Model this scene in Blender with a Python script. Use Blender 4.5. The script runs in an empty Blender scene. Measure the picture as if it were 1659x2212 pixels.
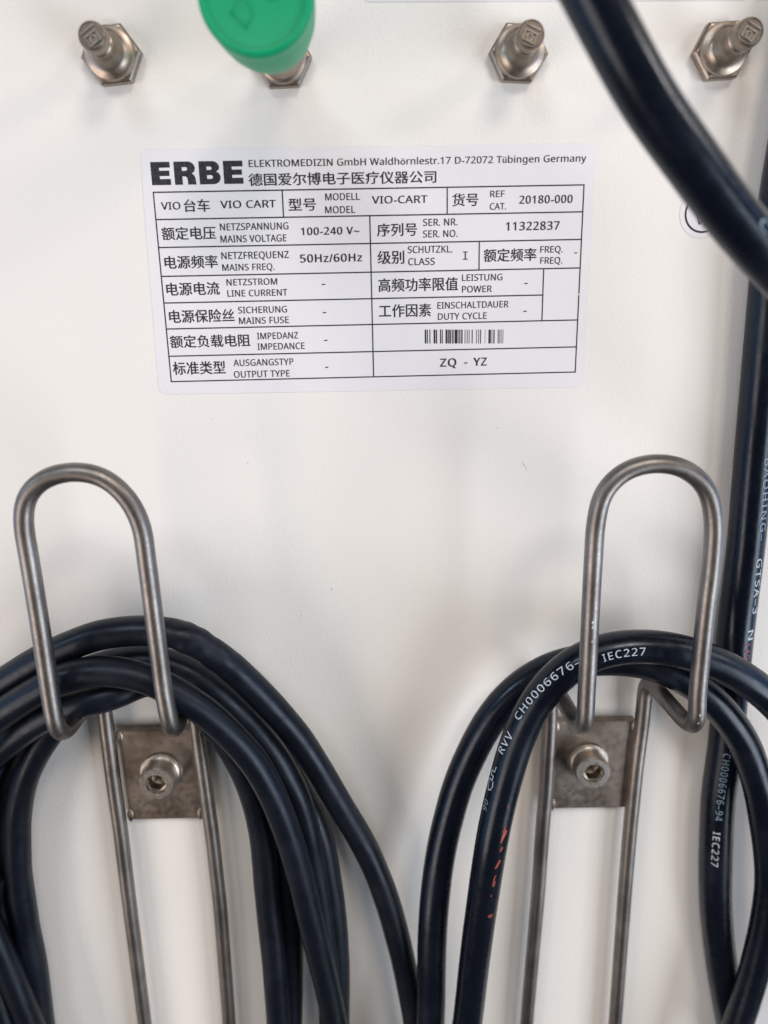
import bpy, bmesh, math, random
from mathutils import Vector, Matrix, noise
random.seed(7)
S = bpy.context.scene
C = S.collection
MM = 0.001

# ------------------------------------------------------------------ camera
# picture coordinates below are those of a 1659 x 2212 view of the photograph
W, H, F = 1659.0, 2212.0, 1650.0
DIST = 185.0                      # camera to panel, mm
rx, ry, rz = math.radians(15.75), math.radians(-1.65), math.radians(-0.95)
Mx = Matrix(((1, 0, 0), (0, math.cos(rx), -math.sin(rx)), (0, math.sin(rx), math.cos(rx))))
My = Matrix(((math.cos(ry), 0, math.sin(ry)), (0, 1, 0), (-math.sin(ry), 0, math.cos(ry))))
Mz = Matrix(((math.cos(rz), -math.sin(rz), 0), (math.sin(rz), math.cos(rz), 0), (0, 0, 1)))
R3 = Mz @ Mx @ My                 # panel axes (right, down, inward) -> camera axes
def w_of(row): return Vector((row[0], row[2], -row[1]))
CR, CD, CF = w_of(R3[0]), w_of(R3[1]), w_of(R3[2])   # camera right, down, forward in world
EYE = Vector((0, -DIST * MM, 0))

cam = bpy.data.objects.new('camera', bpy.data.cameras.new('camera'))
C.objects.link(cam)
S.camera = cam
cam.matrix_world = Matrix((
    (CR.x, -CD.x, -CF.x, EYE.x), (CR.y, -CD.y, -CF.y, EYE.y),
    (CR.z, -CD.z, -CF.z, EYE.z), (0, 0, 0, 1)))
cd = cam.data
cd.sensor_fit = 'VERTICAL'; cd.sensor_height = 36.0; cd.sensor_width = 27.0
cd.lens = F / H * 36.0
cd.clip_start = 0.005; cd.clip_end = 20
cd.dof.use_dof = True
cd.dof.focus_distance = 0.180
cd.dof.aperture_fstop = 10.0

def at(px, py, depth=0.0):
    """point seen at that place of the picture, depth mm in front of the panel"""
    d = CR * ((px - W / 2) / F) + CD * ((py - H / 2) / F) + CF
    t = (-depth * MM - EYE.y) / d.y
    return EYE + d * t
def proj(p):
    v = p - EYE
    z = v.dot(CF)
    return (W / 2 + F * v.dot(CR) / z, H / 2 + F * v.dot(CD) / z)

# ------------------------------------------------------------------ light
S.render.engine = 'CYCLES'
S.view_settings.view_transform = 'Standard'
S.view_settings.look = 'None'
S.view_settings.exposure = 0.06
S.view_settings.gamma = 1.0
wd = bpy.data.worlds.new('World'); S.world = wd; wd.use_nodes = True
wd.node_tree.nodes['Background'].inputs[0].default_value = (0.80, 0.86, 1.0, 1)
wd.node_tree.nodes['Background'].inputs[1].default_value = 0.05

def area(name, loc, target, size, power, col, sy=None):
    l = bpy.data.lights.new(name, 'AREA'); l.energy = power; l.color = col
    l.shape = 'RECTANGLE'; l.size = size; l.size_y = sy or size
    o = bpy.data.objects.new(name, l); C.objects.link(o)
    o.location = loc
    o.rotation_euler = (Vector(target) - Vector(loc)).to_track_quat('-Z', 'Y').to_euler()
    return o
area('ceiling_lamp_cool', (-0.36, -0.95, 0.78), (0, 0, -0.10), 0.30, 2.4, (0.80, 0.90, 1.0), 0.22)
area('ceiling_lamp_warm', (0.36, -0.95, 0.80), (0, 0, -0.10), 0.30, 4.1, (1.0, 0.87, 0.76), 0.22)
area('overhead_fill', (0.0, -1.35, 1.35), (0, 0, -0.14), 1.4, 6.5, (1.0, 0.93, 0.86), 0.9)  # added soft fill from above, lifts the ambient level in the shadows
area('fill_left', (-0.95, -0.85, -0.45), (0, 0, -0.14), 0.55, 7.4, (1.0, 0.84, 0.74), 0.9)  # added warm fill, brightens the lower panel from the left
area('fill_right', (1.00, -0.85, -0.45), (0, 0, -0.14), 0.55, 10.6, (0.93, 0.95, 1.0), 0.9)  # added neutral fill, brightens the lower panel from the right
area('wall_lamp_right', (0.90, -0.46, 0.50), (0, 0, -0.05), 0.16, 2.2, (1.0, 0.88, 0.78), 0.16)
area('accent_fill_left', (-0.90, -0.46, 0.40), (0, 0, -0.05), 0.14, 1.0, (0.78, 0.88, 1.0), 0.14)  # added cool accent, varies the colour of the shadows
area('rim_fill_left', (-0.85, -0.22, -0.15), (0, 0, -0.05), 0.5, 1.4, (0.30, 0.56, 1.0), 0.9)  # added blue light for the left rims of rods and cables
area('rim_fill_right', (0.85, -0.22, -0.10), (0, 0, -0.05), 0.5, 1.5, (0.20, 0.48, 1.0), 0.9)  # added blue light for the right rims of rods and cables

# ------------------------------------------------------------------ materials
def mat(name, col, rough=0.5, metal=0.0, spec=0.5, coat=0.0):
    m = bpy.data.materials.new(name); m.use_nodes = True
    b = m.node_tree.nodes['Principled BSDF']
    b.inputs['Base Color'].default_value = (*col, 1)
    b.inputs['Roughness'].default_value = rough
    b.inputs['Metallic'].default_value = metal
    b.inputs['Specular IOR Level'].default_value = spec
    b.inputs['Coat Weight'].default_value = coat
    return m, m.node_tree, b
def tex_noise(nt, scale, detail=3, rough=0.55, stretch=None):
    tc = nt.nodes.new('ShaderNodeTexCoord')
    mp = nt.nodes.new('ShaderNodeMapping')
    if stretch: mp.inputs['Scale'].default_value = stretch
    n = nt.nodes.new('ShaderNodeTexNoise')
    n.inputs['Scale'].default_value = scale
    n.inputs['Detail'].default_value = detail
    n.inputs['Roughness'].default_value = rough
    nt.links.new(tc.outputs['Object'], mp.inputs['Vector'])
    nt.links.new(mp.outputs['Vector'], n.inputs['Vector'])
    return n
def ramp(nt, src, stops):
    r = nt.nodes.new('ShaderNodeValToRGB')
    while len(r.color_ramp.elements) < len(stops): r.color_ramp.elements.new(0.5)
    for e, (p, c) in zip(r.color_ramp.elements, stops):
        e.position = p; e.color = (*c, 1) if len(c) == 3 else c
    nt.links.new(src, r.inputs[0])
    return r
def bump(nt, b, src, strength, dist):
    bp = nt.nodes.new('ShaderNodeBump')
    bp.inputs['Strength'].default_value = strength
    bp.inputs['Distance'].default_value = dist
    nt.links.new(src, bp.inputs['Height'])
    nt.links.new(bp.outputs['Normal'], b.inputs['Normal'])
    return bp
def g(v): return (v, v, v)

M = {}
# powder-coated sheet
m, nt, b = mat('powder_coat', (0.80, 0.785, 0.755), 0.55)
n = tex_noise(nt, 1300, 2); n2 = tex_noise(nt, 14, 3)
r = ramp(nt, n2.outputs['Fac'], [(0.3, (0.785, 0.773, 0.744)), (0.7, (0.82, 0.806, 0.770))])
nt.links.new(r.outputs[0], b.inputs['Base Color'])
bump(nt, b, n.outputs['Fac'], 0.6, 0.00016)
M['panel'] = m
# label foil
m, nt, b = mat('label_foil', (0.75, 0.75, 0.79), 0.30)
n = tex_noise(nt, 60, 3); r = ramp(nt, n.outputs['Fac'], [(0.3, (0.775, 0.775, 0.81)), (0.7, (0.81, 0.805, 0.835))])
nt.links.new(r.outputs[0], b.inputs['Base Color']); bump(nt, b, n.outputs['Fac'], 0.25, 0.0004)
M['label'] = m
m, nt, b = mat('black_ink', (0.018, 0.017, 0.026), 0.45)
n = tex_noise(nt, 2500, 2); r = ramp(nt, n.outputs['Fac'], [(0.35, (0.012, 0.011, 0.018)), (0.75, (0.05, 0.05, 0.065))])
nt.links.new(r.outputs[0], b.inputs['Base Color']); M['ink'] = m
m, nt, b = mat('grey_ink', (0.07, 0.07, 0.085), 0.45)
n = tex_noise(nt, 2500, 2); r = ramp(nt, n.outputs['Fac'], [(0.35, (0.022, 0.022, 0.03)), (0.75, (0.07, 0.07, 0.085))])
nt.links.new(r.outputs[0], b.inputs['Base Color']); M['thin_ink'] = m
# satin steel wire
def steel(name, lo, hi, r0, r1, bmp, sc=900):
    m, nt, b = mat(name, hi, 0.35, 1.0)
    n = tex_noise(nt, sc, 4, 0.65); big = tex_noise(nt, 90, 3)
    r = ramp(nt, big.outputs['Fac'], [(0.32, lo), (0.68, hi)])
    nt.links.new(r.outputs[0], b.inputs['Base Color'])
    rr = ramp(nt, n.outputs['Fac'], [(0.3, g(r0)), (0.7, g(r1))])
    nt.links.new(rr.outputs[0], b.inputs['Roughness'])
    bump(nt, b, n.outputs['Fac'], 0.35, bmp)
    return m
M['wire'] = steel('satin_steel', (0.175, 0.162, 0.15), (0.29, 0.272, 0.255), 0.36, 0.50, 0.00005, 1600)
M['plate'] = steel('stained_steel', (0.17, 0.14, 0.115), (0.40, 0.345, 0.295), 0.36, 0.55, 0.00008, 700)
M['screw'] = steel('bright_steel', (0.50, 0.46, 0.42), (0.74, 0.70, 0.65), 0.27, 0.45, 0.00007, 1200)
M['stud'] = steel('nickel_plate', (0.24, 0.195, 0.16), (0.44, 0.38, 0.32), 0.32, 0.48, 0.00006, 600)
M['dark_steel'] = steel('darker_steel', (0.14, 0.12, 0.09), (0.30, 0.26, 0.21), 0.35, 0.5, 0.00006, 900)  # darker steel used for stud necks and screw sockets
M['blue_film'], _, _ = mat('blue_thread_lock', (0.05, 0.17, 0.25), 0.4)
# cable jackets
def jacket(name, lo, hi, r0, r1, dist, spec=0.5):
    m, nt, b = mat(name, lo, 0.35, 0.0, spec)
    b.inputs['Specular Tint'].default_value = (0.74, 0.86, 1.0, 1)  # bluish light on the jackets, put into the specular tint
    n = tex_noise(nt, 500, 4, 0.6); big = tex_noise(nt, 60, 4)
    fine = tex_noise(nt, 2600, 2)
    r = ramp(nt, big.outputs['Fac'], [(0.35, lo), (0.72, hi)])
    # dust specks
    sp = ramp(nt, fine.outputs['Fac'], [(0.72, g(0.0)), (0.80, g(0.35))])
    mx = nt.nodes.new('ShaderNodeMixRGB'); mx.inputs[2].default_value = (0.06, 0.065, 0.075, 1)
    nt.links.new(sp.outputs[0], mx.inputs[0]); nt.links.new(r.outputs[0], mx.inputs[1])
    nt.links.new(mx.outputs[0], b.inputs['Base Color'])
    rr = ramp(nt, n.outputs['Fac'], [(0.3, g(r0)), (0.7, g(r1))])
    sm = ramp(nt, big.outputs['Fac'], [(0.48, g(0.0)), (0.72, g(0.16))])     # rubbed and greasy patches
    ad = nt.nodes.new('ShaderNodeMath'); ad.operation = 'ADD'
    nt.links.new(rr.outputs[0], ad.inputs[0]); nt.links.new(sm.outputs[0], ad.inputs[1])
    nt.links.new(ad.outputs[0], b.inputs['Roughness'])
    bump(nt, b, n.outputs['Fac'], 0.4, dist)
    return m
M['pvc'] = jacket('black_pvc', (0.003, 0.0045, 0.009), (0.0055, 0.008, 0.015), 0.20, 0.30, 0.00005, 0.36)
M['rubber'] = jacket('black_rubber', (0.0032, 0.0045, 0.008), (0.0068, 0.009, 0.0155), 0.30, 0.42, 0.0001, 0.33)
M['white_print'], nt, b = mat('white_print', (0.50, 0.58, 0.66), 0.5)
n = tex_noise(nt, 2200, 2); r = ramp(nt, n.outputs['Fac'], [(0.3, (0.30, 0.36, 0.42)), (0.6, (0.60, 0.67, 0.74))])
nt.links.new(r.outputs[0], b.inputs['Base Color'])
M['faded_print'], _, _ = mat('faded_print', (0.20, 0.29, 0.36), 0.5)
M['red_print'], _, _ = mat('red_print', (0.26, 0.06, 0.08), 0.5)
M['orange_paint'], nt, b = mat('orange_paint', (0.50, 0.075, 0.03), 0.5)
n = tex_noise(nt, 900, 3); r = ramp(nt, n.outputs['Fac'], [(0.35, (0.12, 0.02, 0.015)), (0.65, (0.42, 0.065, 0.03))])
nt.links.new(r.outputs[0], b.inputs['Base Color'])
m, nt, b = mat('green_plastic', (0.002, 0.25, 0.09), 0.42, 0, 0.28)
n = tex_noise(nt, 400, 3); n2 = tex_noise(nt, 90, 3)
r = ramp(nt, n2.outputs['Fac'], [(0.3, (0.0005, 0.31, 0.13)), (0.7, (0.001, 0.36, 0.155))])
nt.links.new(r.outputs[0], b.inputs['Base Color'])
bump(nt, b, n.outputs['Fac'], 0.3, 0.0001); M['green'] = m
M['green_dark'], _, _ = mat('dark_green_plastic', (0.002, 0.22, 0.09), 0.5)  # darker green given to the small raised dashes
M['scuff'], _, _ = mat('scuff', (0.47, 0.44, 0.41), 0.6)

# ------------------------------------------------------------------ helpers
def link(o, parent=None):
    C.objects.link(o)
    if parent: o.parent = parent
    return o
def tag(o, label, cat, group=None):
    o['label'] = label; o['category'] = cat
    if group: o['group'] = group
    return o
def thing(name, label, cat, loc, group=None):
    o = bpy.data.objects.new(name, None); o.empty_display_size = 0.005
    o.location = loc; C.objects.link(o)
    return tag(o, label, cat, group)
def to_obj(name, bm, m, parent=None, smooth=True):
    """bm holds world coordinates; parented objects get their parent's location taken off"""
    if parent:
        bmesh.ops.translate(bm, verts=bm.verts, vec=-abs_loc(parent))
    me = bpy.data.meshes.new(name); bm.to_mesh(me); bm.free()
    me.materials.append(m)
    if smooth:
        for p in me.polygons: p.use_smooth = True
    return link(bpy.data.objects.new(name, me), parent)
def abs_loc(o):
    v = Vector(o.location)
    while o.parent: o = o.parent; v += Vector(o.location)
    return v
def catmull(P, step=1.0 * MM):
    P = [Vector(p) for p in P]
    out = []
    for i in range(len(P) - 1):
        p1, p2 = P[i], P[i + 1]
        p0 = P[i - 1] if i else p1 * 2 - p2
        p3 = P[i + 2] if i + 2 < len(P) else p2 * 2 - p1
        t0 = 0; t1 = (p1 - p0).length ** .5; t2 = t1 + (p2 - p1).length ** .5; t3 = t2 + (p3 - p2).length ** .5
        k = max(2, int((p2 - p1).length / step))
        for j in range(k):
            t = t1 + (t2 - t1) * j / k
            A1 = p0 * ((t1 - t) / (t1 - t0)) + p1 * ((t - t0) / (t1 - t0))
            A2 = p1 * ((t2 - t) / (t2 - t1)) + p2 * ((t - t1) / (t2 - t1))
            A3 = p2 * ((t3 - t) / (t3 - t2)) + p3 * ((t - t2) / (t3 - t2))
            B1 = A1 * ((t2 - t) / (t2 - t0)) + A2 * ((t - t0) / (t2 - t0))
            B2 = A2 * ((t3 - t) / (t3 - t1)) + A3 * ((t - t1) / (t3 - t1))
            out.append(B1 * ((t2 - t) / (t2 - t1)) + B2 * ((t - t1) / (t2 - t1)))
    out.append(P[-1])
    # light smoothing
    for _ in range(6):
        out = [out[0]] + [(out[i - 1] + out[i] * 2 + out[i + 1]) / 4 for i in range(1, len(out) - 1)] + [out[-1]]
    return out
def smooth_line(P, n):
    for _ in range(n):
        P = [P[0]] + [(P[i - 1] + P[i] * 2 + P[i + 1]) / 4 for i in range(1, len(P) - 1)] + [P[-1]]
    return P
def frames(P, front=True):
    T = []
    for i in range(len(P)):
        a = P[max(0, i - 1)]; b_ = P[min(len(P) - 1, i + 1)]
        T.append((b_ - a).normalized())
    fr = []
    n = None
    for i, t in enumerate(T):
        if front:
            n = Vector((0, -1, 0)); n = (n - t * n.dot(t)).normalized()
        else:
            if n is None:
                n = Vector((0, -1, 0)) if abs(t.y) < .9 else Vector((1, 0, 0))
            n = (n - t * n.dot(t)).normalized()
        fr.append((t, n, t.cross(n)))
    return fr
def tube_bm(P, r, sides=24, front=True, rad=None, cap=True, disp=None):
    bm = bmesh.new(); fr = frames(P, front); rings = []
    for i, p in enumerate(P):
        t, n, b_ = fr[i]; rr = rad(i) if rad else r
        ring = []
        for k in range(sides):
            a = 2 * math.pi * k / sides
            d = n * math.cos(a) + b_ * math.sin(a)
            q = rr + (disp(p, d) if disp else 0)
            ring.append(bm.verts.new(p + d * q))
        rings.append(ring)
    for i in range(len(rings) - 1):
        for k in range(sides):
            bm.faces.new((rings[i][k], rings[i][(k + 1) % sides], rings[i + 1][(k + 1) % sides], rings[i + 1][k]))
    if cap:
        bm.faces.new(rings[0][::-1]); bm.faces.new(rings[-1])
    bmesh.ops.recalc_face_normals(bm, faces=bm.faces)
    return bm
def lathe_bm(o, ax, prof, sides=40, hexed=False, twist=0.0, captop=True, knurl=0):
    """prof: list of (radius mm, height mm) along axis ax from o"""
    bm = bmesh.new(); ax = ax.normalized()
    u = Vector((1, 0, 0)); u = (u - ax * u.dot(ax)).normalized(); v = ax.cross(u)
    rings = []
    for (r, h) in prof:
        ring = []
        for k in range(sides):
            a = 2 * math.pi * k / sides + twist
            rr = r
            if knurl and k % 2 and r > knurl: rr = r - 0.09
            ring.append(bm.verts.new(o + ax * h * MM + (u * math.cos(a) + v * math.sin(a)) * rr * MM))
        rings.append(ring)
    for i in range(len(rings) - 1):
        for k in range(sides):
            bm.faces.new((rings[i][k], rings[i][(k + 1) % sides], rings[i + 1][(k + 1) % sides], rings[i + 1][k]))
    if captop: bm.faces.new(rings[-1])
    bmesh.ops.recalc_face_normals(bm, faces=bm.faces)
    return bm
def autosmooth(o, ang=35):
    me = o.data
    bm = bmesh.new(); bm.from_mesh(me)
    for e in bm.edges:
        if len(e.link_faces) == 2 and e.calc_face_angle(0) > math.radians(ang): e.smooth = False
    bm.to_mesh(me); bm.free()
def box_bm(pts_front, thick, back):
    """prism: quad given as four wall-plane points at depth `thick`, running back to depth `back` (mm)"""
    bm = bmesh.new()
    f = [bm.verts.new((p.x, -thick * MM, p.z)) for p in pts_front]
    k = [bm.verts.new((p.x, -back * MM, p.z)) for p in pts_front]
    n = len(f)
    bm.faces.new(f); bm.faces.new(k[::-1])
    for i in range(n): bm.faces.new((f[i], k[i], k[(i + 1) % n], f[(i + 1) % n]))
    bmesh.ops.recalc_face_normals(bm, faces=bm.faces)
    return bm
def sans(s, b=False):
    out = ''
    for ch in s:
        k = ord(ch)
        if 65 <= k <= 90: out += chr((0x1D5D4 if b else 0x1D5A0) + k - 65)
        elif 97 <= k <= 122: out += chr((0x1D5EE if b else 0x1D5BA) + k - 97)
        elif 48 <= k <= 57: out += chr((0x1D7EC if b else 0x1D7E2) + k - 48)
        else: out += ch
    return out
def glyph_mesh(s, off=0.0, align='LEFT', space=1.0):
    c = bpy.data.curves.new('glyphs', 'FONT'); c.body = s; c.offset = off; c.resolution_u = 12 
    c.space_character = space
    o = bpy.data.objects.new('glyphs', c); C.objects.link(o)
    bpy.context.view_layer.update()
    me = bpy.data.meshes.new_from_object(o.evaluated_get(bpy.context.evaluated_depsgraph_get()))
    bpy.data.objects.remove(o); bpy.data.curves.remove(c)
    vs = [v.co.copy() for v in me.vertices]; fs = [tuple(p.vertices) for p in me.polygons]
    bpy.data.meshes.remove(me)
    x0 = min(v.x for v in vs); x1 = max(v.x for v in vs); y0 = min(v.y for v in vs); y1 = max(v.y for v in vs)
    return vs, fs, (x0, x1, y0, y1)
CAP = None

# ------------------------------------------------------------------ the panel
bm = bmesh.new()
x0, x1, z0, z1, th = -0.42, 0.45, -0.48, 0.34, 0.0015
v = [bm.verts.new(p) for p in ((x0, 0, z0), (x1, 0, z0), (x1, 0, z1), (x0, 0, z1), (x0, th, z0), (x1, th, z0), (x1, th, z1), (x0, th, z1))]
for f in ((0, 1, 2, 3), (5, 4, 7, 6), (0, 4, 5, 1), (1, 5, 6, 2), (2, 6, 7, 3), (3, 7, 4, 0)): bm.faces.new([v[i] for i in f])
bmesh.ops.recalc_face_normals(bm, faces=bm.faces)
panel = to_obj('panel', bm, M['panel'], None, False)
panel['kind'] = 'structure'
# small dents and scuffs on the paint
for (px, py, a, L, wdt) in ((535, 1000, 0.3, 3, 3), (1133, 1006, -1.0, 26, 1.6), (716, 1273, 1.4, 8, 2), (800, 1292, .2, 3, 2), (650, 1330, 1.0, 10, 1.4), (460, 905, .4, 3, 2), (1075, 925, .3, 3, 3)):
    bm = bmesh.new(); c = at(px, py); ring = []
    for k in range(8):
        t = 2 * math.pi * k / 8
        x = math.cos(t) * L * .05 * (1 + .3 * random.random()); y = math.sin(t) * wdt * .05 * (1 + .3 * random.random())
        ring.append(bm.verts.new((c.x + (x * math.cos(a) - y * math.sin(a)) * MM, -0.00002, c.z + (x * math.sin(a) + y * math.cos(a)) * MM)))
    bm.faces.new(ring[::-1])
    to_obj('scuff_mark', bm, M['scuff'], panel, False)

# white strips at the very top
def sticker(corners, rad, thick, name, label, cat):
    P = [at(*c) for c in corners]; out = []
    n = len(P)
    for i in range(n):
        p = P[i]; a = (P[i - 1] - p).normalized(); b_ = (P[(i + 1) % n] - p).normalized()
        s, e = p + a * rad * MM, p + b_ * rad * MM
        for j in range(6):
            t = j / 5; out.append(s * (1 - t) ** 2 + p * 2 * t * (1 - t) + e * t * t)
    bm = box_bm(out, thick, 0.0)
    o = to_obj(name, bm, M['label'], None, False)
    return tag(o, label, cat)
sticker([(790, -70), (1610, -72), (1610, 1), (790, 4)], .4, .15, 'cover_strip', 'long white strip whose lower edge runs along the top between green cap and thick cable', 'strip')
sticker([(1628, -70), (1800, -72), (1800, -3), (1628, -1)], .4, .15, 'cover_strip', 'short white strip in the top right corner above the far right stud', 'strip')

# ------------------------------------------------------------------ rating plate
plate = sticker([(302, 322), (1288, 309), (1258, 836), (344, 852)], 2.2, 0.12, 'rating_plate',
    'white printed rating label with bilingual table and barcode stuck on the panel', 'label')
u = ((at(1260, 400) - at(333, 415)).normalized() + (at(1245, 803) - at(367, 825)).normalized()).normalized()
vv = Vector((-u.z, 0, u.x))       # up along the label
O = at(333, 415)
YL = -0.00016
def lab(px, py):
    d = at(px, py, 0.12) - O
    return d.dot(u), d.dot(vv)
def unlab(a, b_): 
    p = O + u * a + vv * b_
    return Vector((p.x, YL, p.z))
class Flat:
    def __init__(s): s.bm = bmesh.new()
    def rect(s, a0, b0, a1, b1):
        f = s.bm.faces.new([s.bm.verts.new(unlab(a, b_)) for a, b_ in ((a0, b0), (a1, b0), (a1, b1), (a0, b1))])
    def poly(s, L): s.bm.faces.new([s.bm.verts.new(unlab(a, b_)) for a, b_ in L])
    def glyphs(s, text, xl, xr, yb, h, off=0.0, han=False, space=1.0, yr=None):
        vs, fs, (gx0, gx1, gy0, gy1) = glyph_mesh(text if han else sans(text), 0, space=space if han else (1.12 if off > .012 else 1.04))
        a0, b0 = lab(xl, yb); a1, _ = lab(xr, yb - (xr - xl) * .02)
        _, b1 = lab(xl, yb - h)
        if han: lo, hi = gy0, gy1
        else: lo, hi = 0.0, 0.716
        sx = (a1 - a0) / (gx1 - gx0); sy = (b1 - b0) / (hi - lo)
        for k, (ox, oy) in enumerate(((0, 0), (.018, .012), (-.018, -.006)) if han else ((0, 0), (.03, .012), (-.03, -.012)) if off > .012 else ((0, 0), (.02, .008), (-.02, -.008))):
            V = [s.bm.verts.new(unlab(a0 + (q.x + ox - gx0) * sx, b0 + (q.y + oy - lo) * sy) + Vector((0, -k * 3e-6, 0))) for q in vs]
            for f in fs:
                try: s.bm.faces.new([V[i] for i in f])
                except ValueError: pass
# table rules
xL = sum(lab(*p)[0] for p in ((333, 415), (350, 598), (367, 825))) / 3
xR = sum(lab(*p)[0] for p in ((1260, 400), (1252, 578), (1245, 803))) / 3
rows = []
for l, r_ in (((333, 415), (1260, 400)), ((338, 473), (1257, 459)), ((345, 536), (1255, 516)), ((350, 598), (1252, 578)),
              ((354, 656), (1172, 636)), ((357, 711), (1248, 691)), ((362, 770), (1247, 749)), ((367, 825), (1245, 803))):
    rows.append((lab(*l)[1] + lab(*r_)[1]) / 2)
xm = (lab(801, 466)[0] + lab(805, 817)[0]) / 2
xa, xb = lab(611, 440)[0], lab(966, 430)[0]
xc = lab(1035, 548)[0]; xd = lab(1172.5, 636)[0]
fl = Flat(); w = 0.00014
for i, y in enumerate(rows):
    fl.rect(xL - w, y - w, (xd if i == 4 else xR) + w, y + w)
for x, i, j in ((xL, 0, 7), (xR, 0, 7), (xm, 1, 7), (xa, 0, 1), (xb, 0, 1), (xc, 2, 3), (xd, 3, 5)):
    # butt the uprights between the rows
    for k in range(i, j):
        fl.rect(x - w, rows[k + 1] + w, x + w, rows[k] - w)
bmesh.ops.recalc_face_normals(fl.bm, faces=fl.bm.faces)
to_obj('table_rules', fl.bm, M['ink'], plate, False)
# barcode
fl = Flat()
for a, b_ in ((447, 457), (462, 468), (480, 484), (508, 520), (524, 532), (552, 560), (566, 570), (590, 602), (606, 610), (614, 618),
              (622, 630), (636, 646), (652, 674), (680, 684), (688, 692), (698, 708), (722, 728), (738, 742), (750, 756), (770, 778),
              (800, 806), (816, 820), (828, 836), (862, 864), (886, 904), (908, 914), (920, 930), (950, 958), (962, 968), (972, 978), (984, 990)):
    if b_ - a < 6: a, b_ = a - 1, b_ + 1
    l0 = lab(778 + a / 3.2, 742); l1 = lab(778 + b_ / 3.2, 712)
    fl.rect(l0[0], l0[1], l1[0], l1[1])
bmesh.ops.recalc_face_normals(fl.bm, faces=fl.bm.faces)
to_obj('barcode', fl.bm, M['ink'], plate, False)
# heavy block capitals
cu = bpy.data.curves.new('logo', 'CURVE'); cu.dimensions = '2D'; cu.fill_mode = 'FRONT'
def spl(pts):
    s = cu.splines.new('POLY'); s.points.add(len(pts) - 1); s.use_cyclic_u = True
    for p, q in zip(s.points, pts): p.co = (q[0], q[1], 0, 1)
def arc(cx, cy, rx_, ry_, a0, a1, n=8):
    return [(cx + rx_ * math.cos(math.radians(a0 + (a1 - a0) * i / n)), cy + ry_ * math.sin(math.radians(a0 + (a1 - a0) * i / n))) for i in range(n + 1)]
def letE(x, wd_): spl([(x, 0), (x + wd_, 0), (x + wd_, .26), (x + .36, .26), (x + .36, .39), (x + wd_ * .95, .39), (x + wd_ * .95, .62), (x + .36, .62), (x + .36, .75), (x + wd_, .75), (x + wd_, 1), (x, 1)])
letE(0, .83)
x = 1.00
spl([(x, 0), (x + .34, 0), (x + .34, .36), (x + .44, .36)] + arc(x + .44, .24, .12, .12, 90, 0, 4) + [(x + .57, 0), (x + .93, 0), (x + .90, .30)] +
    [(x + .84, .42), (x + .76, .48), (x + .86, .56)] + arc(x + .60, .70, .31, .30, 0, 90) + [(x, 1)])
spl([(x + .34, .60), (x + .34, .76), (x + .52, .76), (x + .57, .72), (x + .57, .64), (x + .52, .60)])
x = 2.08
spl([(x, 0)] + [(x + .55, 0)] + arc(x + .60, .29, .32, .29, -90, 50) + [(x + .73, .53)] + arc(x + .58, .74, .30, .26, -20, 90) + [(x, 1)])
spl([(x + .33, .62), (x + .33, .77), (x + .50, .77), (x + .55, .73), (x + .55, .66), (x + .50, .62)])
spl([(x + .33, .23), (x + .33, .40), (x + .52, .40), (x + .58, .36), (x + .58, .27), (x + .52, .23)])
letE(3.14, .84)
co = bpy.data.objects.new('logo', cu); C.objects.link(co); bpy.context.view_layer.update()
me = bpy.data.meshes.new_from_object(co.evaluated_get(bpy.context.evaluated_depsgraph_get()))
a0, b0 = lab(329, 401); a1, b1 = lab(523, 346 + 0)
b0 = (lab(329, 401)[1] + lab(523, 396)[1]) / 2; b1 = (lab(329, 351)[1] + lab(523, 346)[1]) / 2
bm = bmesh.new(); V = [bm.verts.new(unlab(a0 + q.co.x / 3.98 * (a1 - a0), b0 + q.co.y * (b1 - b0))) for q in me.vertices]
for p in me.polygons: bm.faces.new([V[i] for i in p.vertices])
bpy.data.objects.remove(co)
to_obj('logo_lettering', bm, M['ink'], plate, False)
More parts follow.
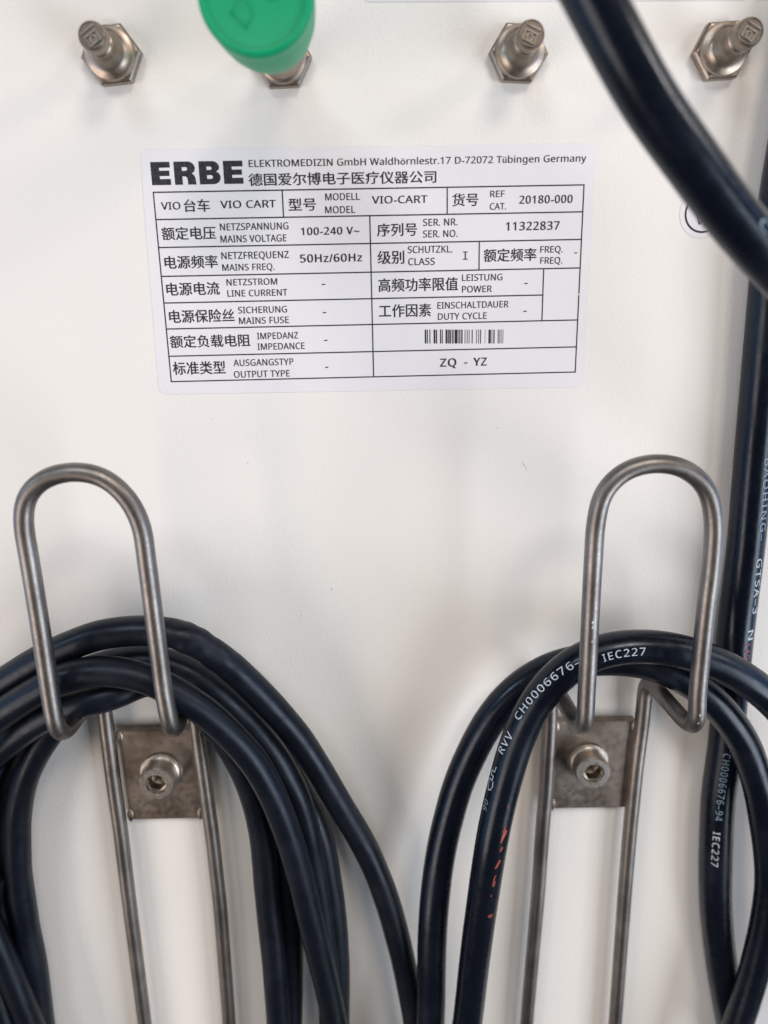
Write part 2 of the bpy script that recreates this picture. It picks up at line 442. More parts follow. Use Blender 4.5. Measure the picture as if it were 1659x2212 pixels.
# the lines of text
bold, thin = .022, .0
T = [  # text, left, right, baseline, height, weight, han
    ('ELEKTROMEDIZIN GmbH Waldhörnlestr.17 D-72072 Tübingen Germany', 538, 1266, 361, 15, -.003, 0),
    ('德国爱尔博电子医疗仪器公司', 538, 942, 402, 27, .012, 1),
    ('VIO', 349, 390, 453, 16, .004, 0), ('台车', 399, 454, 458, 27, .014, 1), ('VIO CART', 477, 596, 450, 16, .006, 0),
    ('型号', 624, 683, 456, 27, .012, 1), ('MODELL', 703, 777, 433, 15, 0, 0), ('MODEL', 703, 767, 461, 15, 0, 0),
    ('VIO-CART', 804, 923, 440, 16, .006, 0), ('货号', 977, 1033, 446, 28, .012, 1), ('REF', 1059, 1090, 426, 14, 0, 0),
    ('CAT.', 1058, 1093, 453, 14, 0, 0), ('20180-000', 1122, 1236, 440, 17, .02, 0),
    ('额定电压', 351, 467, 519, 28, .014, 1), ('NETZSPANNUNG', 476, 623, 498, 15, 0, 0), ('MAINS VOLTAGE', 477, 619, 524, 15, 0, 0),
    ('100-240 V~', 651, 776, 508, 16, .014, 0), ('序列号', 815, 901, 511, 28, .014, 1), ('SER. NR.', 914, 988, 488, 15, 0, 0),
    ('SER. NO.', 914, 988, 513, 15, 0, 0), ('11322837', 1093, 1208, 498, 18, .02, 0),
    ('电源频率', 357, 471, 581, 28, .014, 1), ('NETZFREQUENZ', 479, 624, 560, 15, 0, 0), ('MAINS FREQ.', 481, 593, 585, 14, 0, 0),
    ('50Hz/60Hz', 649, 782, 567, 17, .02, 0), ('级别', 816, 873, 571, 29, .014, 1), ('SCHUTZKL.', 881, 977, 547, 15, 0, 0),
    ('CLASS', 882, 939, 573, 15, 0, 0), ('额定频率', 1045, 1158, 566, 28, .014, 1), ('FREQ.', 1167, 1215, 546, 14, 0, 0),
    ('FREQ.', 1167, 1214, 570, 14, 0, 0), ('-', 1241, 1246, 551, 15, .02, 0),
    ('电源电流', 361, 475, 639, 28, .014, 1), ('NETZSTROM', 490, 599, 617, 14, 0, 0), ('LINE CURRENT', 492, 621, 641, 14, 0, 0),
    ('-', 696, 702, 619, 15, .02, 0), ('高频功率限值', 818, 989, 631, 29, .014, 1), ('LEISTUNG', 998, 1085, 607, 14, 0, 0),
    ('POWER', 998, 1062, 632, 14, 0, 0), ('-', 1133, 1139, 617, 15, .02, 0),
    ('电源保险丝', 367, 507, 698, 28, .014, 1), ('SICHERUNG', 515, 620, 677, 14, 0, 0), ('MAINS FUSE', 517, 624, 700, 14, 0, 0),
    ('-', 698, 704, 680, 15, .02, 0), ('工作因素', 819, 931, 686, 28, .014, 1), ('EINSCHALTDAUER', 945, 1098, 667, 14, 0, 0),
    ('DUTY CYCLE', 946, 1051, 691, 14, 0, 0), ('-', 1131, 1137, 677, 15, .02, 0),
    ('额定负载电阻', 369, 541, 752, 27, .014, 1), ('IMPEDANZ', 556, 644, 733, 14, 0, 0), ('IMPEDANCE', 557, 658, 756, 14, 0, 0),
    ('-', 701, 707, 740, 15, .02, 0), ('标准类型', 375, 488, 810, 28, .014, 1), ('AUSGANGSTYP', 505, 634, 791, 14, 0, 0),
    ('OUTPUT TYPE', 506, 626, 816, 14, 0, 0), ('-', 703, 709, 798, 15, .02, 0),
    ('ZQ', 951, 985, 792, 17, .028, 0), ('-', 1003, 1009, 789, 16, .03, 0), ('YZ', 1023, 1051, 790, 17, .028, 0)]
A = Flat(); B = Flat(); Hn = Flat()
for (s, l, r_, yb, h, off, han) in T:
    tgt = Hn if han else (A if off <= 0.001 else B)
    tgt.glyphs(s, l, r_, yb, h, off, bool(han))
# roman one with serifs
c0 = lab(1005, 561)
for (dx, dy, sx, sy) in ((0, .9, .14, .9), (0, .1, .55, .11), (0, 1.7, .55, .11)):
    B.rect(c0[0] + (dx - sx) * MM, c0[1] + (dy - sy) * MM - .0000, c0[0] + (dx + sx) * MM, c0[1] + (dy + sy) * MM) if dy == .9 else \
        B.rect(c0[0] - sx * MM, c0[1] + (dy - sy) * MM, c0[0] - .141 * MM, c0[1] + (dy + sy) * MM) or B.rect(c0[0] + .141 * MM, c0[1] + (dy - sy) * MM, c0[0] + sx * MM, c0[1] + (dy + sy) * MM)
for nm, t, mt in (('fine_print', A, M['thin_ink']), ('bold_print', B, M['ink']), ('chinese_print', Hn, M['ink'])):
    for f in t.bm.faces: f.normal_update()
    bad = [f for f in t.bm.faces if f.normal.y > 0]
    if bad: bmesh.ops.reverse_faces(t.bm, faces=bad)
    to_obj(nm, t.bm, mt, plate, False)

# ------------------------------------------------------------------ round sticker
c = at(1519, 460)
bm = bmesh.new()
rim = [c + Vector((math.cos(t), 0, math.sin(t))) * 5.45 * MM for t in [2 * math.pi * k / 64 for k in range(64)]]
rs = to_obj('round_sticker', box_bm(rim, .14, 0), M['label'], None, False)
tag(rs, 'small round white sticker with black ring half hidden by the thick cable', 'sticker')
bm = bmesh.new()
def strip2(bm, pts, wd_, y=-.00018, closed=False):
    n = len(pts); L = []; Rr = []
    for i in range(n):
        a = pts[(i - 1) % n] if (closed or i) else pts[0]; b_ = pts[(i + 1) % n] if (closed or i < n - 1) else pts[-1]
        d = (b_ - a).normalized(); nn = Vector((-d.z, 0, d.x)) * wd_ * MM / 2
        L.append(bm.verts.new(Vector((pts[i].x + nn.x, y, pts[i].z + nn.z)))); Rr.append(bm.verts.new(Vector((pts[i].x - nn.x, y, pts[i].z - nn.z))))
    for i in range(n if closed else n - 1):
        j = (i + 1) % n; bm.faces.new((L[i], L[j], Rr[j], Rr[i]))
strip2(bm, [c + Vector((math.cos(t), 0, math.sin(t))) * 4.15 * MM for t in [2 * math.pi * k / 64 for k in range(64)]], .44, closed=True)
to_obj('printed_ring', bm, M['ink'], rs, False)
bm = bmesh.new()
tri = [at(1495, 425), at(1510, 485), at(1545, 440)]
strip2(bm, [tri[0], tri[1]], .42); strip2(bm, [tri[1], tri[2]], .42, -.0002); strip2(bm, [tri[2], tri[0]], .42, -.00022)
to_obj('printed_triangle', bm, M['ink'], rs, False)

# ------------------------------------------------------------------ grounding studs
AX = Vector((0, -1, 0))
def stud(px, py, twist, label, tip_tw=0.0, ax=AX, pin=True):
    o = at(px, py); t = thing('grounding_stud', label, 'stud', o, 'grounding studs in a row along the top')
    n = to_obj('hex_nut', lathe_bm(o, AX, [(6.2, 0), (6.35, .25), (6.35, 2.1), (5.9, 2.5), (5.2, 2.6)], 6, twist=twist, captop=True), M['stud'], t, False)
    f = to_obj('collar', lathe_bm(o, ax, [(5.3, 2.5), (5.35, 2.9), (5.1, 3.5), (4.7, 3.7), (4.0, 3.9), (3.4, 4.6)], 40), M['stud'], t); autosmooth(f)
    if not pin:
        f = to_obj('neck', lathe_bm(o, (at(550, -20, 40) - o), [(4.6, 3.5), (4.5, 4.5), (4.1, 5.2), (4.1, 12)], 40), M['stud'], t); autosmooth(f)
    if pin:
        f = to_obj('neck', lathe_bm(o, ax, [(3.4, 4.5), (2.9, 5.2), (2.4, 6.2), (2.3, 7.2), (2.6, 7.6)], 40), M['dark_steel'], t); autosmooth(f)
        f = to_obj('pin', lathe_bm(o, ax, [(2.6, 7.5), (2.7, 7.8), (2.7, 10.2), (2.35, 10.5), (2.35, 11.1), (2.75, 11.4), (2.8, 13.6), (2.65, 14.1), (2.35, 14.4), (2.3, 14.25)], 40), M['stud'], t); autosmooth(f, 30)
        g_ = to_obj('groove_ring', lathe_bm(o, ax, [(2.39, 10.52), (2.39, 11.08)], 40, captop=False), M['blue_film'], f)
        # engraved end: raised square tablet with a ring and a cut line
        e = o + ax * 14.25 * MM
        uu = Vector((1, 0, 0)); uu = (uu - ax * uu.dot(ax)).normalized(); v2 = ax.cross(uu)
        ca, sa = math.cos(tip_tw), math.sin(tip_tw); U = uu * ca + v2 * sa; V_ = v2 * ca - uu * sa
        bm = bmesh.new()
        def slab(cx_, cy_, sx, sy, h):
            q = [e + U * (cx_ + a * sx) * .86 * MM + V_ * (cy_ + b2 * sy) * .86 * MM for a, b2 in ((-1, -1), (1, -1), (1, 1), (-1, 1))]
            lo = [bm.verts.new(p) for p in q]; hi = [bm.verts.new(p + ax * h * MM) for p in q]
            bm.faces.new(hi)
            for i in range(4): bm.faces.new((lo[i], lo[(i + 1) % 4], hi[(i + 1) % 4], hi[i]))
        slab(-.1, .35, 1.55, .12, .28); slab(-.1, -1.75, 1.5, .12, .28); slab(-1.53, -.7, .12, .92, .26); slab(1.33, -.7, .12, .92, .26); slab(-.1, 1.45, 1.9, .15, .22)
        k = 16; ri = []
        for i in range(k):
            a = 2 * math.pi * i / k; d = U * math.cos(a) + V_ * math.sin(a); cc = e + U * -.1 * MM + V_ * -.7 * MM
            ri.append([bm.verts.new(cc + d * .5 * MM), bm.verts.new(cc + d * .55 * MM + ax * .22 * MM), bm.verts.new(cc + d * .75 * MM + ax * .22 * MM), bm.verts.new(cc + d * .8 * MM)])
        for i in range(k):
            for j in range(3): bm.faces.new((ri[i][j], ri[(i + 1) % k][j], ri[(i + 1) % k][j + 1], ri[i][j + 1]))
        bmesh.ops.recalc_face_normals(bm, faces=bm.faces)
        to_obj('end_engraving', bm, M['screw'], f, False)
        # solder-like glint bead on the nut
    return t
stud(246, 124, .10, 'bare nickel grounding stud at the far left with empty pin leaning left', .6)
stud(611, 131, .04, 'grounding stud mostly hidden beneath the green plastic cap', pin=False)
stud(1117, 120, -.05, 'bare nickel grounding stud between the green cap and the thick black cable', -.4)
stud(1552, 115, .06, 'bare nickel grounding stud at far right, right of the thick diagonal cable', -.5)

# ------------------------------------------------------------------ green cap
o = at(611, 131, 4.2); top = at(550, -20, 40)
ax = (top - o).normalized(); L = (top - o).length / MM
o0 = o; o = o0 + ax * 6.5 * MM; L -= 6.5
cap = thing('green_cap', 'round green plastic connector cap plugged over the second stud from left', 'cap', o)
prof = [(3.9, 0), (4.1, .4), (4.3, 3), (5.4, 6), (6.9, 10), (8.2, 14), (9.0, 18), (9.4, 22), (9.6, 26), (9.7, 28), (9.75, L - 1.2), (9.6, L - .5), (9.3, L - .1), (8.95, L), (8.6, L - .1), (8.45, L - .4), (8.3, L - .8), (8.1, L - .85)]
body = to_obj('cap_body', lathe_bm(o, ax, prof, 72), M['green'], cap); autosmooth(body, 40)
uu = Vector((1, 0, 0)); uu = (uu - ax * uu.dot(ax)).normalized(); v2 = uu.cross(ax); 
if v2.z < 0: v2 = -v2
e = o + ax * (L - .85) * MM
def emboss(pts, wd_, h, closed=False):
    bm = bmesh.new(); n = len(pts)
    P = [e + uu * a * .85 * MM + v2 * b_ * .85 * MM for a, b_ in pts]; Q = []
    for i in range(n):
        a = P[(i - 1) % n] if (closed or i) else P[0]; b_ = P[(i + 1) % n] if (closed or i < n - 1) else P[-1]
        d = (b_ - a).normalized(); nn = d.cross(ax) * wd_ * MM / 2
        Q.append([bm.verts.new(P[i] + nn * 1.2 - ax * .05 * MM), bm.verts.new(P[i] + nn * .6 + ax * h * MM), bm.verts.new(P[i] - nn * .6 + ax * h * MM), bm.verts.new(P[i] - nn * 1.2 - ax * .05 * MM)])
    for i in range(n if closed else n - 1):
        j = (i + 1) % n
        for k in range(3): bm.faces.new((Q[i][k], Q[j][k], Q[j][k + 1], Q[i][k + 1]))
    if not closed: bm.faces.new(Q[0][::-1]); bm.faces.new(Q[-1])
    bmesh.ops.recalc_face_normals(bm, faces=bm.faces)
    return bm
to_obj('embossed_mark', emboss([(-4.6, -3.4), (-2.1, -5.6), (-.6, -4.0), (-.9, -2.6), (-2.3, -.6), (-2.9, -.5)], .5, .2, True), M['green'], body)
to_obj('embossed_mark', emboss([(-2.3, -.6), (-1.2, .8)], .5, .2), M['green'], body)
to_obj('embossed_mark', emboss([(-5.1, -3.3), (-1.9, -6.2)], .5, .2), M['green'], body)
for (a, b_) in ((.4, .2), (1.3, -.5), (2.3, -.9), (3.4, -.9)):
    to_obj('embossed_mark', emboss([(a, b_), (a + .65, b_ - .25)], .45, .18), M['green_dark'], body)
to_obj('embossed_mark', emboss([(.2, 2.2), (1.8, .9), (3.6, .7), (4.6, 1.6)], .6, .2), M['green'], body)

# ------------------------------------------------------------------ wire hooks
def fillet(P, rads, step=.6 * MM):
    out = [P[0]]
    for i in range(1, len(P) - 1):
        p = P[i]; a = (P[i - 1] - p); b_ = (P[i + 1] - p); r_ = rads[i] * MM
        ra = min(r_, a.length * .5); rb = min(r_, b_.length * .5)
        s = p + a.normalized() * ra; e_ = p + b_.normalized() * rb
        for k in range(13):
            t = k / 12; out.append(s * (1 - t) ** 2 + p * 2 * t * (1 - t) + e_ * t * t)
    out.append(P[-1])
    res = [out[0]]
    for a, b_ in zip(out, out[1:]):
        n = max(1, int((b_ - a).length / step))
        for k in range(1, n + 1): res.append(a.lerp(b_, k / n))
    return smooth_line(res, 4)
FRONT = 31.0
def hook(legs, elbows, bottoms, loop, plate_c, screw, label, weld=True):
    base = at(*screw, 0)
    t = thing('cable_hook', label, 'hook', base, 'bent wire cable hooks screwed to the panel')
    # one continuous bent rod: up the left leg, over, forward, round the loop and back
    Lp = [at(*p, 4.0) for p in legs[0]][::-1]; Rp = [at(*p, 4.0) for p in legs[1]]
    seq = Lp + [at(*elbows[0])] + [at(*bottoms[0])]
    rads = [3] * len(Lp) + [4.6, 6.5]
    lp = catmull([at(*p) for p in loop], .6 * MM)
    left = fillet(seq + [lp[0]], rads + [3])
    right = fillet([lp[-1], at(*bottoms[1]), at(*elbows[1])] + Rp, [3, 6.5, 4.6] + [3] * len(Rp))
    P = left[:-1] + lp + right[1:]
    P = smooth_line(P, 10)
    to_obj('bent_rod', tube_bm(P, 2.0 * MM, 24, front=False), M['wire'], t)
    q = [at(*p, 3.3) for p in plate_c]
    pl = to_obj('mounting_plate', box_bm(q, 3.3, .3), M['plate'], t, False)
    m_ = pl.modifiers.new('edge', 'BEVEL'); m_.width = .35 * MM; m_.segments = 2
    for i, s in ((0, 1), (1, -1), (2, -1), (3, 1)):
        c = q[i] + Vector((s * .35 * MM, 0, 0)); bm = bmesh.new()
        bmesh.ops.create_uvsphere(bm, u_segments=14, v_segments=8, radius=1.0 * MM)
        for vx in bm.verts:
            vx.co = Vector((vx.co.x * 1.0, vx.co.y * .7, vx.co.z * 1.9 * (1 + .3 * noise.noise(vx.co * 1500 + c * 99)))) + Vector((c.x, -3.2 * MM, c.z + (-1.6 if i < 2 else 1.6) * MM))
        to_obj('weld_bead', bm, M['plate'], t)
    so = at(*screw, 3.3); 
    sc = to_obj('cap_screw', lathe_bm(so, AX, [(5.6, 0), (5.7, .3), (5.5, .7), (4.9, .75), (4.9, 1.0), (4.75, 1.1), (4.7, 5.0), (4.6, 5.5), (4.35, 5.9), (2.85, 5.9), (2.6, 5.2)], 72, knurl=4.45, captop=False), M['screw'], t); autosmooth(sc, 40)
    # hexagonal socket
    bm = bmesh.new(); n = 6; k = 72
    def hexr(a, r_): 
        a = (a + screw_tw) % (math.pi / 3) - math.pi / 6
        return r_ / math.cos(a)
    rings = []
    for (r_, h, hx) in ((2.6, 5.2, 0), (2.0, 5.0, 1), (1.97, 2.6, 1), (1.0, 2.0, 0), (.05, 1.7, 0)):
        rings.append([bm.verts.new(so + AX * h * MM + (Vector((math.cos(a), 0, math.sin(a)))) * (hexr(a, r_) if hx else r_) * MM) for a in [2 * math.pi * i / k for i in range(k)]])
    for i in range(len(rings) - 1):
        for j in range(k): bm.faces.new((rings[i][j], rings[i][(j + 1) % k], rings[i + 1][(j + 1) % k], rings[i + 1][j]))
    bm.faces.new(rings[-1])
    bmesh.ops.recalc_face_normals(bm, faces=bm.faces)
    for f in bm.faces: pass
    so_ = to_obj('hex_socket', bm, M['dark_steel'], sc); autosmooth(so_, 25)
    return t
screw_tw = .3
hook([[(225, 1530), (246, 1695), (260, 1790), (276, 1923), (309, 2181), (345, 2470)], [(420, 1530), (441, 1680), (459, 1808), (476, 1960), (493, 2181), (512, 2470)]],
     [(219, 1470, 4.6), (411, 1466, 4.6)], [(126, 1607, FRONT), (373, 1600, FRONT)],
     [(107, 1490, FRONT), (84, 1335, FRONT), (62, 1200, FRONT), (51, 1130, FRONT), (56, 1078, FRONT), (90, 1038, FRONT), (155, 1019, FRONT), (222, 1031, FRONT), (275, 1076, FRONT), (305, 1135, FRONT), (316, 1205, FRONT), (333, 1335, FRONT), (353, 1490, FRONT)],
     [(255, 1580), (420, 1577), (437, 1768), (281, 1771)], (349, 1666),
     'bent steel wire hook on the left holding the larger thick cable coil')
screw_tw = .05
hook([[(1188, 1560), (1180, 1700), (1172, 1790), (1163, 1923), (1140, 2181), (1118, 2470)], [(1387, 1560), (1375, 1650), (1361, 1790), (1350, 1923), (1331, 2181), (1308, 2470)]],
     [(1190, 1470, 4.6), (1396, 1462, 4.6)], [(1263, 1592, FRONT), (1505, 1588, FRONT)],
     [(1267, 1497, FRONT), (1271, 1424, FRONT), (1276, 1315, FRONT), (1282, 1205, FRONT), (1288, 1125, FRONT), (1305, 1062, FRONT), (1350, 1018, FRONT), (1412, 1001, FRONT), (1475, 1011, FRONT), (1524, 1052, FRONT), (1541, 1115, FRONT), (1538, 1205, FRONT), (1525, 1315, FRONT), (1514, 1424, FRONT), (1507, 1497, FRONT)],
     [(1200, 1560), (1375, 1557), (1360, 1744), (1190, 1747)], (1269, 1644),
     'bent steel wire hook on the right carrying the printed black cable')

# ------------------------------------------------------------------ cables
class Cable:
    def __init__(s, name, pts, r, m, parent=None, amp=.05, seed=0, wr=None):
        s.r = r * MM
        P = catmull([at(*p) for p in pts], .9 * MM)
        P = smooth_line(P, 12)
        s.P = P; s.fr = frames(P)
        sd = Vector((seed * 3.1, seed * 1.7, 0))
        def disp(p, d):
            q = amp * MM * noise.noise(p * 90 + d * .7 + sd)
            if wr:
                for (wx, wy, k) in wr:
                    c = at(wx, wy, 20)
                    f = math.exp(-((p - c).length / (3.2 * MM)) ** 2)
                    q += f * k * .8 * MM * noise.noise(p * 330 + d * .8)
            return q
        s.o = to_obj(name, tube_bm(P, s.r, 28, disp=disp), m, parent)
    def surf(s, i, phi, lift=.05):
        """i: fractional sample, phi: angle from the outward direction"""
        i = max(0, min(len(s.P) - 1.001, i)); k = int(i); f = i - k
        p = s.P[k].lerp(s.P[k + 1], f)
        n = s.fr[k][1].lerp(s.fr[k + 1][1], f).normalized(); b_ = s.fr[k][2].lerp(s.fr[k + 1][2], f).normalized()
        return p + (n * math.cos(phi) + b_ * math.sin(phi)) * (s.r + lift * MM)
    def find(s, px, py):
        best = None
        for i in range(0, len(s.P)):
            q = proj(s.P[i])
            if abs(q[0] - px) > 90 or abs(q[1] - py) > 90: continue
            for j in range(-38, 39):
                ph = j / 30; a = proj(s.surf(i, ph)); d = (a[0] - px) ** 2 + (a[1] - py) ** 2
                if best is None or d < best[0]: best = (d, i, ph)
        return best[1], best[2]
    def arclen(s, i0, i1):
        sg = 1 if i1 >= i0 else -1; L = 0
        for k in range(min(i0, i1), max(i0, i1)): L += (s.P[k + 1] - s.P[k]).length
        return L * sg
    def text(s, txt, a, b_, h, m, flip=1, off=.012, name='printed_text'):
        """lay txt round the jacket from picture point a to picture point b_"""
        i0, p0 = s.find(*a); i1, p1 = s.find(*b_)
        vs, fs, (gx0, gx1, gy0, gy1) = glyph_mesh(sans(txt).replace('-', chr(0x2013)), 0.0, space=1.22)
        bm = bmesh.new()
        for c_, (ox, oy) in enumerate(((0, 0), (.016, .01))):
            V = [bm.verts.new((q.x + ox, q.y + oy, c_ * .003)) for q in vs]
            for f in fs:
                try: bm.faces.new([V[i] for i in f])
                except ValueError: pass
        for k in range(1, 7):
            y = .72 * k / 7
            bmesh.ops.bisect_plane(bm, geom=bm.verts[:] + bm.edges[:] + bm.faces[:], plane_co=(0, y, 0), plane_no=(0, 1, 0))
        n = int((gx1 - gx0) * 3)
        for k in range(1, n):
            bmesh.ops.bisect_plane(bm, geom=bm.verts[:] + bm.edges[:] + bm.faces[:], plane_co=(gx0 + (gx1 - gx0) * k / n, 0, 0), plane_no=(1, 0, 0))
        for v in bm.verts:
            t = (v.co.x - gx0) / (gx1 - gx0)
            i = i0 + (i1 - i0) * t; ph = p0 + (p1 - p0) * t
            v.co = s.surf(i, ph + flip * (v.co.y - .35) / .7 * h * MM / s.r, .05 + v.co.z)
        bmesh.ops.recalc_face_normals(bm, faces=bm.faces)
        return to_obj(name, bm, m, s.o, False)
    def stroke(s, a, b_, h, wd_, pts, m, name='printed_mark'):
        i0, p0 = s.find(*a); i1, p1 = s.find(*b_)
        st = (s.P[1] - s.P[0]).length; L = abs(s.arclen(i0, i1)); sg = -1
        bm = bmesh.new()
        Q = [(t * L, v * h * MM) for t, v in pts]
        D = []
        for q0, q1 in zip(Q, Q[1:]):
            n = max(1, int(math.dist(q0, q1) / (.25 * MM)))
            D += [(q0[0] + (q1[0] - q0[0]) * k / n, q0[1] + (q1[1] - q0[1]) * k / n) for k in range(n)]
        D.append(Q[-1]); row = []
        for k, (x, y) in enumerate(D):
            x0, y0 = D[max(0, k - 1)]; x1, y1 = D[min(len(D) - 1, k + 1)]
            l = math.hypot(x1 - x0, y1 - y0) or 1; nx, ny = -(y1 - y0) / l * wd_ * MM / 2, (x1 - x0) / l * wd_ * MM / 2
            pr = []
            for e_ in (1, -1):
                X = (x + nx * e_) / L; Y = y + ny * e_
                pr.append(bm.verts.new(s.surf(i0 + (i1 - i0) * X, p0 + (p1 - p0) * X + sg * Y / s.r)))
            row.append(pr)
        for p, q in zip(row, row[1:]): bm.faces.new((p[0], q[0], q[1], p[1]))
        bmesh.ops.recalc_face_normals(bm, faces=bm.faces)
        return to_obj(name, bm, m, s.o, False)
    def daub(s, px, py, rl, rw, m, ang=0.0, name='paint_mark'):
        i0, p0 = s.find(px, py); n = 12; ring = []
        st = (s.P[1] - s.P[0]).length; bm = bmesh.new()
        c = bm.verts.new(s.surf(i0, p0, .07))
        for k in range(n):
            a = 2 * math.pi * k / n; q = .55 + .65 * random.random()
            x = math.cos(a) * rl * q; y = math.sin(a) * rw * q
            x, y = x * math.cos(ang) - y * math.sin(ang), x * math.sin(ang) + y * math.cos(ang)
            ring.append(bm.verts.new(s.surf(i0 + x * MM / st, p0 + y * MM / s.r, .05)))
        for k in range(n): bm.faces.new((c, ring[k], ring[(k + 1) % n]))
        bmesh.ops.recalc_face_normals(bm, faces=bm.faces)
        return to_obj(name, bm, m, s.o, False)

# flecks where the finish is knocked off the right hook
for (px, py, r_) in ((1281, 1345, .28), (1283, 1351, .2), (1280, 1355, .22), (1279, 1386, .16), (1512, 1545, .18), (1508, 1562, .14)):
    rod = next(o for o in bpy.data.objects if o.name == 'bent_rod.001')
    c = at(px, py, FRONT + 1.9); bm = bmesh.new()
    ring = [bm.verts.new(c + Vector((math.cos(t) * r_ * (1 + .3 * random.random()), -.12, math.sin(t) * r_ * 1.4 * (1 + .3 * random.random()))) * MM) for t in [2 * math.pi * k / 8 for k in range(8)]]
    bm.faces.new(ring)
    to_obj('fleck', bm, M['white_print'], rod.parent, False)
# --- left coil
lc = thing('coiled_cable', 'thick bundle of plain black cable loops hanging on the left hook', 'cable', at(240, 1440, 14), 'black cable coils hung on the wire hooks')
RL = 3.55
def st(pts, seed, m='rubber', r=RL, **k): return Cable('cable_strand', pts, r, M[m], lc, .15, seed, **k)
# outermost strand, ends in the free run that leaves the coil to the right
st([(-300, 2500, 10), (-330, 2100, 10), (-270, 1760, 12), (-140, 1570, 14), (0, 1478, 17), (110, 1413, 19), (219, 1371, 20), (310, 1361, 20), (372, 1366, 20), (432, 1390, 19), (495, 1437, 18),
    (574, 1512, 16), (626, 1570, 14), (678, 1643, 12), (727, 1726, 11), (769, 1796, 10), (806, 1866, 9), (836, 1945, 9), (861, 2033, 9), (878, 2105, 9), (897, 2212, 9), (905, 2330, 7), (900, 2500, 7)], 1,
   wr=[(385, 1365, .9), (440, 1400, 1.0), (470, 1440, .6)])
# second strand, just under it
st([(-260, 2500, 8), (-270, 2100, 8), (-180, 1750, 9), (-60, 1600, 11), (55, 1528, 12), (110, 1492, 12.5), (160, 1463, 13), (205, 1442, 13), (250, 1431, 13), (313, 1423, 13), (385, 1440, 13), (455, 1479, 13), (520, 1540, 12), (580, 1612, 12), (620, 1675, 12), (650, 1745, 11), (672, 1837, 10), (692, 1951, 9), (708, 2080, 9), (716, 2212, 9), (716, 2500, 9)], 2)
# strand that runs at the back of the right bundle
st([(120, 1510, 9.8), (190, 1476, 9.8), (250, 1453, 9.8), (313, 1440, 10), (400, 1447, 10), (470, 1483, 10), (540, 1545, 9), (600, 1620, 8), (645, 1700, 7.5), (690, 1800, 7), (714, 1923, 7), (727, 2037, 7), (729, 2212, 7), (722, 2500, 7)], 3)
# front strand; its unseen left run is lifted to shade the panel
st([(-300, 2500, 34), (-270, 2200, 34), (-225, 1930, 32), (-150, 1715, 28), (-70, 1600, 24.5), (0, 1545, 22), (60, 1505, 23), (125, 1468, 24), (190, 1450, 24.5), (255, 1451, 24.5), (320, 1467, 24.5), (375, 1493, 24), (437, 1533, 23), (500, 1590, 22), (552, 1650, 21), (590, 1720, 20), (620, 1795, 19), (643, 1870, 18), (664, 1955, 17), (688, 2055, 16), (708, 2140, 15), (724, 2212, 15), (770, 2500, 14)], 4)
# lower strand, dives behind the front one
st([(-240, 2330, 12), (-190, 2000, 13), (-110, 1740, 15), (-40, 1650, 16), (0, 1619, 17), (60, 1572, 19), (125, 1534, 20), (185, 1518, 21), (240, 1503, 20.5), (285, 1484, 18), (325, 1468, 12.5), (365, 1484, 12), (410, 1510, 13), (468, 1570, 14), (515, 1640, 14), (548, 1720, 13), (566, 1800, 12), (578, 1930, 11), (592, 2065, 11), (603, 2212, 11), (618, 2500, 11)], 5)
# inner strands
st([(170, 1500, 10), (300, 1462, 9.8), (380, 1470, 9.8), (450, 1520, 9.8), (512, 1590, 9), (560, 1660, 8), (592, 1740, 7), (607, 1820, 7), (618, 1900, 7), (627, 2000, 7), (629, 2100, 7), (627, 2212, 7), (620, 2500, 7)], 6)
# left side inner strands
st([(240, 1500, 9.8), (180, 1520, 10), (125, 1560, 11), (82, 1620, 12), (48, 1695, 12), (36, 1790, 11), (40, 1890, 10), (56, 2000, 9), (76, 2100, 8), (90, 2212, 8), (130, 2500, 8)], 7)
st([(200, 1480, 9.8), (120, 1530, 9.8), (60, 1600, 9), (18, 1690, 8), (0, 1800, 7), (-5, 1900, 7), (10, 2020, 7), (30, 2120, 7), (50, 2212, 7), (90, 2500, 7)], 8)
st([(-20, 1650, 15), (-45, 1720, 14), (-58, 1820, 14), (-45, 1930, 14), (-8, 2030, 14), (30, 2120, 13.5), (66, 2212, 13), (170, 2500, 12)], 9)
st([(-20, 1900, 13), (-30, 2060, 13), (-5, 2160, 13), (30, 2260, 13), (110, 2500, 12)], 10)

# --- cable running down the panel on the right
vc = Cable('hanging_cable', [(1830, -300, 6), (1764, 0, 6), (1716, 250, 6), (1678, 480, 6), (1657, 680, 5.5), (1640, 860, 5), (1627, 1000, 5), (1611, 1180, 5), (1594, 1320, 5), (1581, 1450, 5), (1566, 1620, 5), (1552, 1720, 5),
    (1546, 1837, 5), (1546, 1957, 5), (1555, 2053, 5), (1566, 2130, 5), (1580, 2212, 5), (1640, 2500, 5)], 4.5, M['pvc'], None, .04, 11)
tag(vc.o, 'straight black cable running down the panel behind the right hook', 'cable')
vc.text('BAOHING-', (1659, 990), (1645, 1165), 1.75, M['faded_print'], -1)
vc.text('GTSA-3', (1641, 1208), (1631, 1328), 1.75, M['white_print'], -1)
vc.text('N', (1622, 1364), (1621, 1381), 1.75, M['white_print'], -1)
vc.text('149', (1616, 1391), (1612, 1424), 1.75, M['red_print'], -1)
vc.text('CH0006676-94', (1570, 1626), (1551, 1776), 1.75, M['faded_print'], -1)
vc.text('IEC227', (1548, 1796), (1543, 1873), 1.75, M['white_print'], -1)

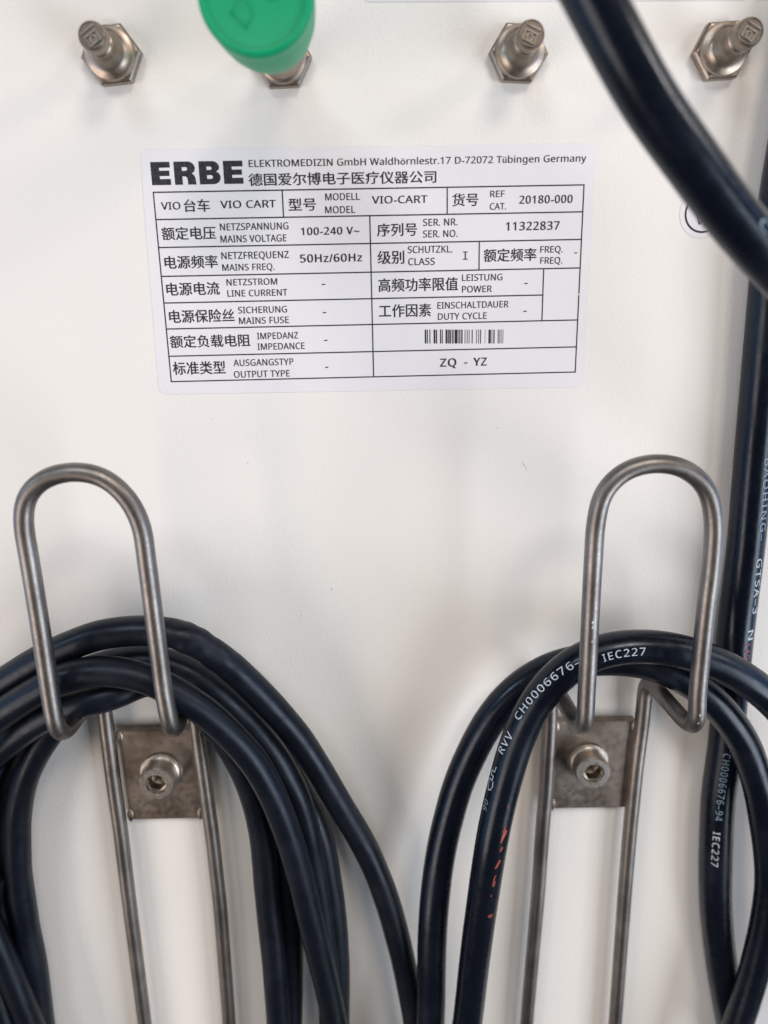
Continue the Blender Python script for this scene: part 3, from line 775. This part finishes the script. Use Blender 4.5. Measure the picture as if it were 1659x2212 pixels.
# --- right coil
rc = thing('coiled_cable', 'glossy black cable coil with white printed letters on the right hook', 'cable', at(1400, 1420, 18), 'black cable coils hung on the wire hooks')
RR = 4.05
rb = Cable('cable_strand', [(900, 2700, 12), (918, 2450, 12), (930, 2212, 15), (936, 1981, 14), (953, 1837, 11.5), (988, 1700, 11), (1012, 1641, 11), (1048, 1571, 11), (1094, 1510, 11), (1151, 1464, 11.5), (1205, 1438, 12), (1262, 1426, 12), (1330, 1424, 12), (1391, 1431, 12.5), (1439, 1446, 13), (1490, 1473, 13.5),
    (1537, 1510, 14), (1570, 1548, 14), (1604, 1598, 14), (1634, 1679, 14), (1650, 1760, 13), (1662, 1850, 13), (1664, 1910, 13), (1655, 1985, 13), (1630, 2095, 13), (1594, 2212, 13), (1520, 2450, 13)], RR, M['pvc'], rc, .04, 12)
ra = Cable('cable_strand', [(950, 2600, 24), (980, 2400, 25), (1009, 2212, 21), (1022, 2100, 22), (1038, 1976, 23), (1064, 1808, 24), (1083, 1720, 23), (1100, 1655, 22.5), (1122, 1588, 22), (1150, 1530, 22), (1184, 1483, 22), (1222, 1446, 22), (1260, 1422, 22), (1300, 1406, 22), (1343, 1398, 22), (1391, 1396, 22), (1439, 1400, 22), (1496, 1413, 22), (1559, 1437, 22), (1607, 1465, 22), (1659, 1505, 21), (1730, 1590, 20), (1790, 1760, 19), (1800, 2000, 18), (1770, 2300, 17)], RR, M['pvc'], rc, .04, 13)
ra.text('CH0006676-94', (1114, 1553), (1286, 1416), 1.75, M['white_print'], -1)
ra.text('IEC227', (1299, 1424), (1394, 1408), 1.75, M['white_print'], -1)
ra.text('RVV', (1080, 1625), (1100, 1587), 2.0, M['white_print'], -1)
ra.stroke((1054, 1706), (1071, 1655), 1.9, .24, [(.42, -.38), (.22, -.5), (.06, -.34), (0, 0), (.06, .34), (.22, .5), (.42, .5), (.42, -.15), (.60, -.15), (.60, .5), (.78, .5), (.78, -.15), (1.0, -.15)], M['white_print'])
ra.text('90', (1044, 1752), (1048, 1730), 1.6, M['faded_print'], -1)
for (px, py, a, b_, an) in ((1088, 1806, 1.7, .55, .3), (1083, 1838, .8, .35, .2), (1075, 1871, 1.5, .55, .3), (1067, 1909, 1.0, .5, .0), (1062, 1937, .45, .2, 0), (1060, 1979, .6, .8, 0), (1097, 1740, .8, .12, .1), (1069, 1895, .9, .3, .3), (1090, 1790, .8, .2, .4)):
    ra.daub(px, py, a * 1.1, b_ * 1.05, M['orange_paint'], an)

# --- thick near cable crossing the top right corner
dc = Cable('diagonal_cable', [(1120, -520, 62), (1200, -180, 63), (1272, -25, 64), (1330, 90, 64), (1404, 222, 63), (1482, 332, 62), (1578, 463, 60), (1680, 580, 58), (1800, 700, 55), (1900, 830, 50), (1960, 1000, 44)], 4.05, M['pvc'], None, .05, 14)
tag(dc.o, 'thick black cable crossing the top right corner close to the camera', 'cable')
dc.text('CH00', (1646, 478), (1735, 585), 1.5, M['faded_print'], -1)
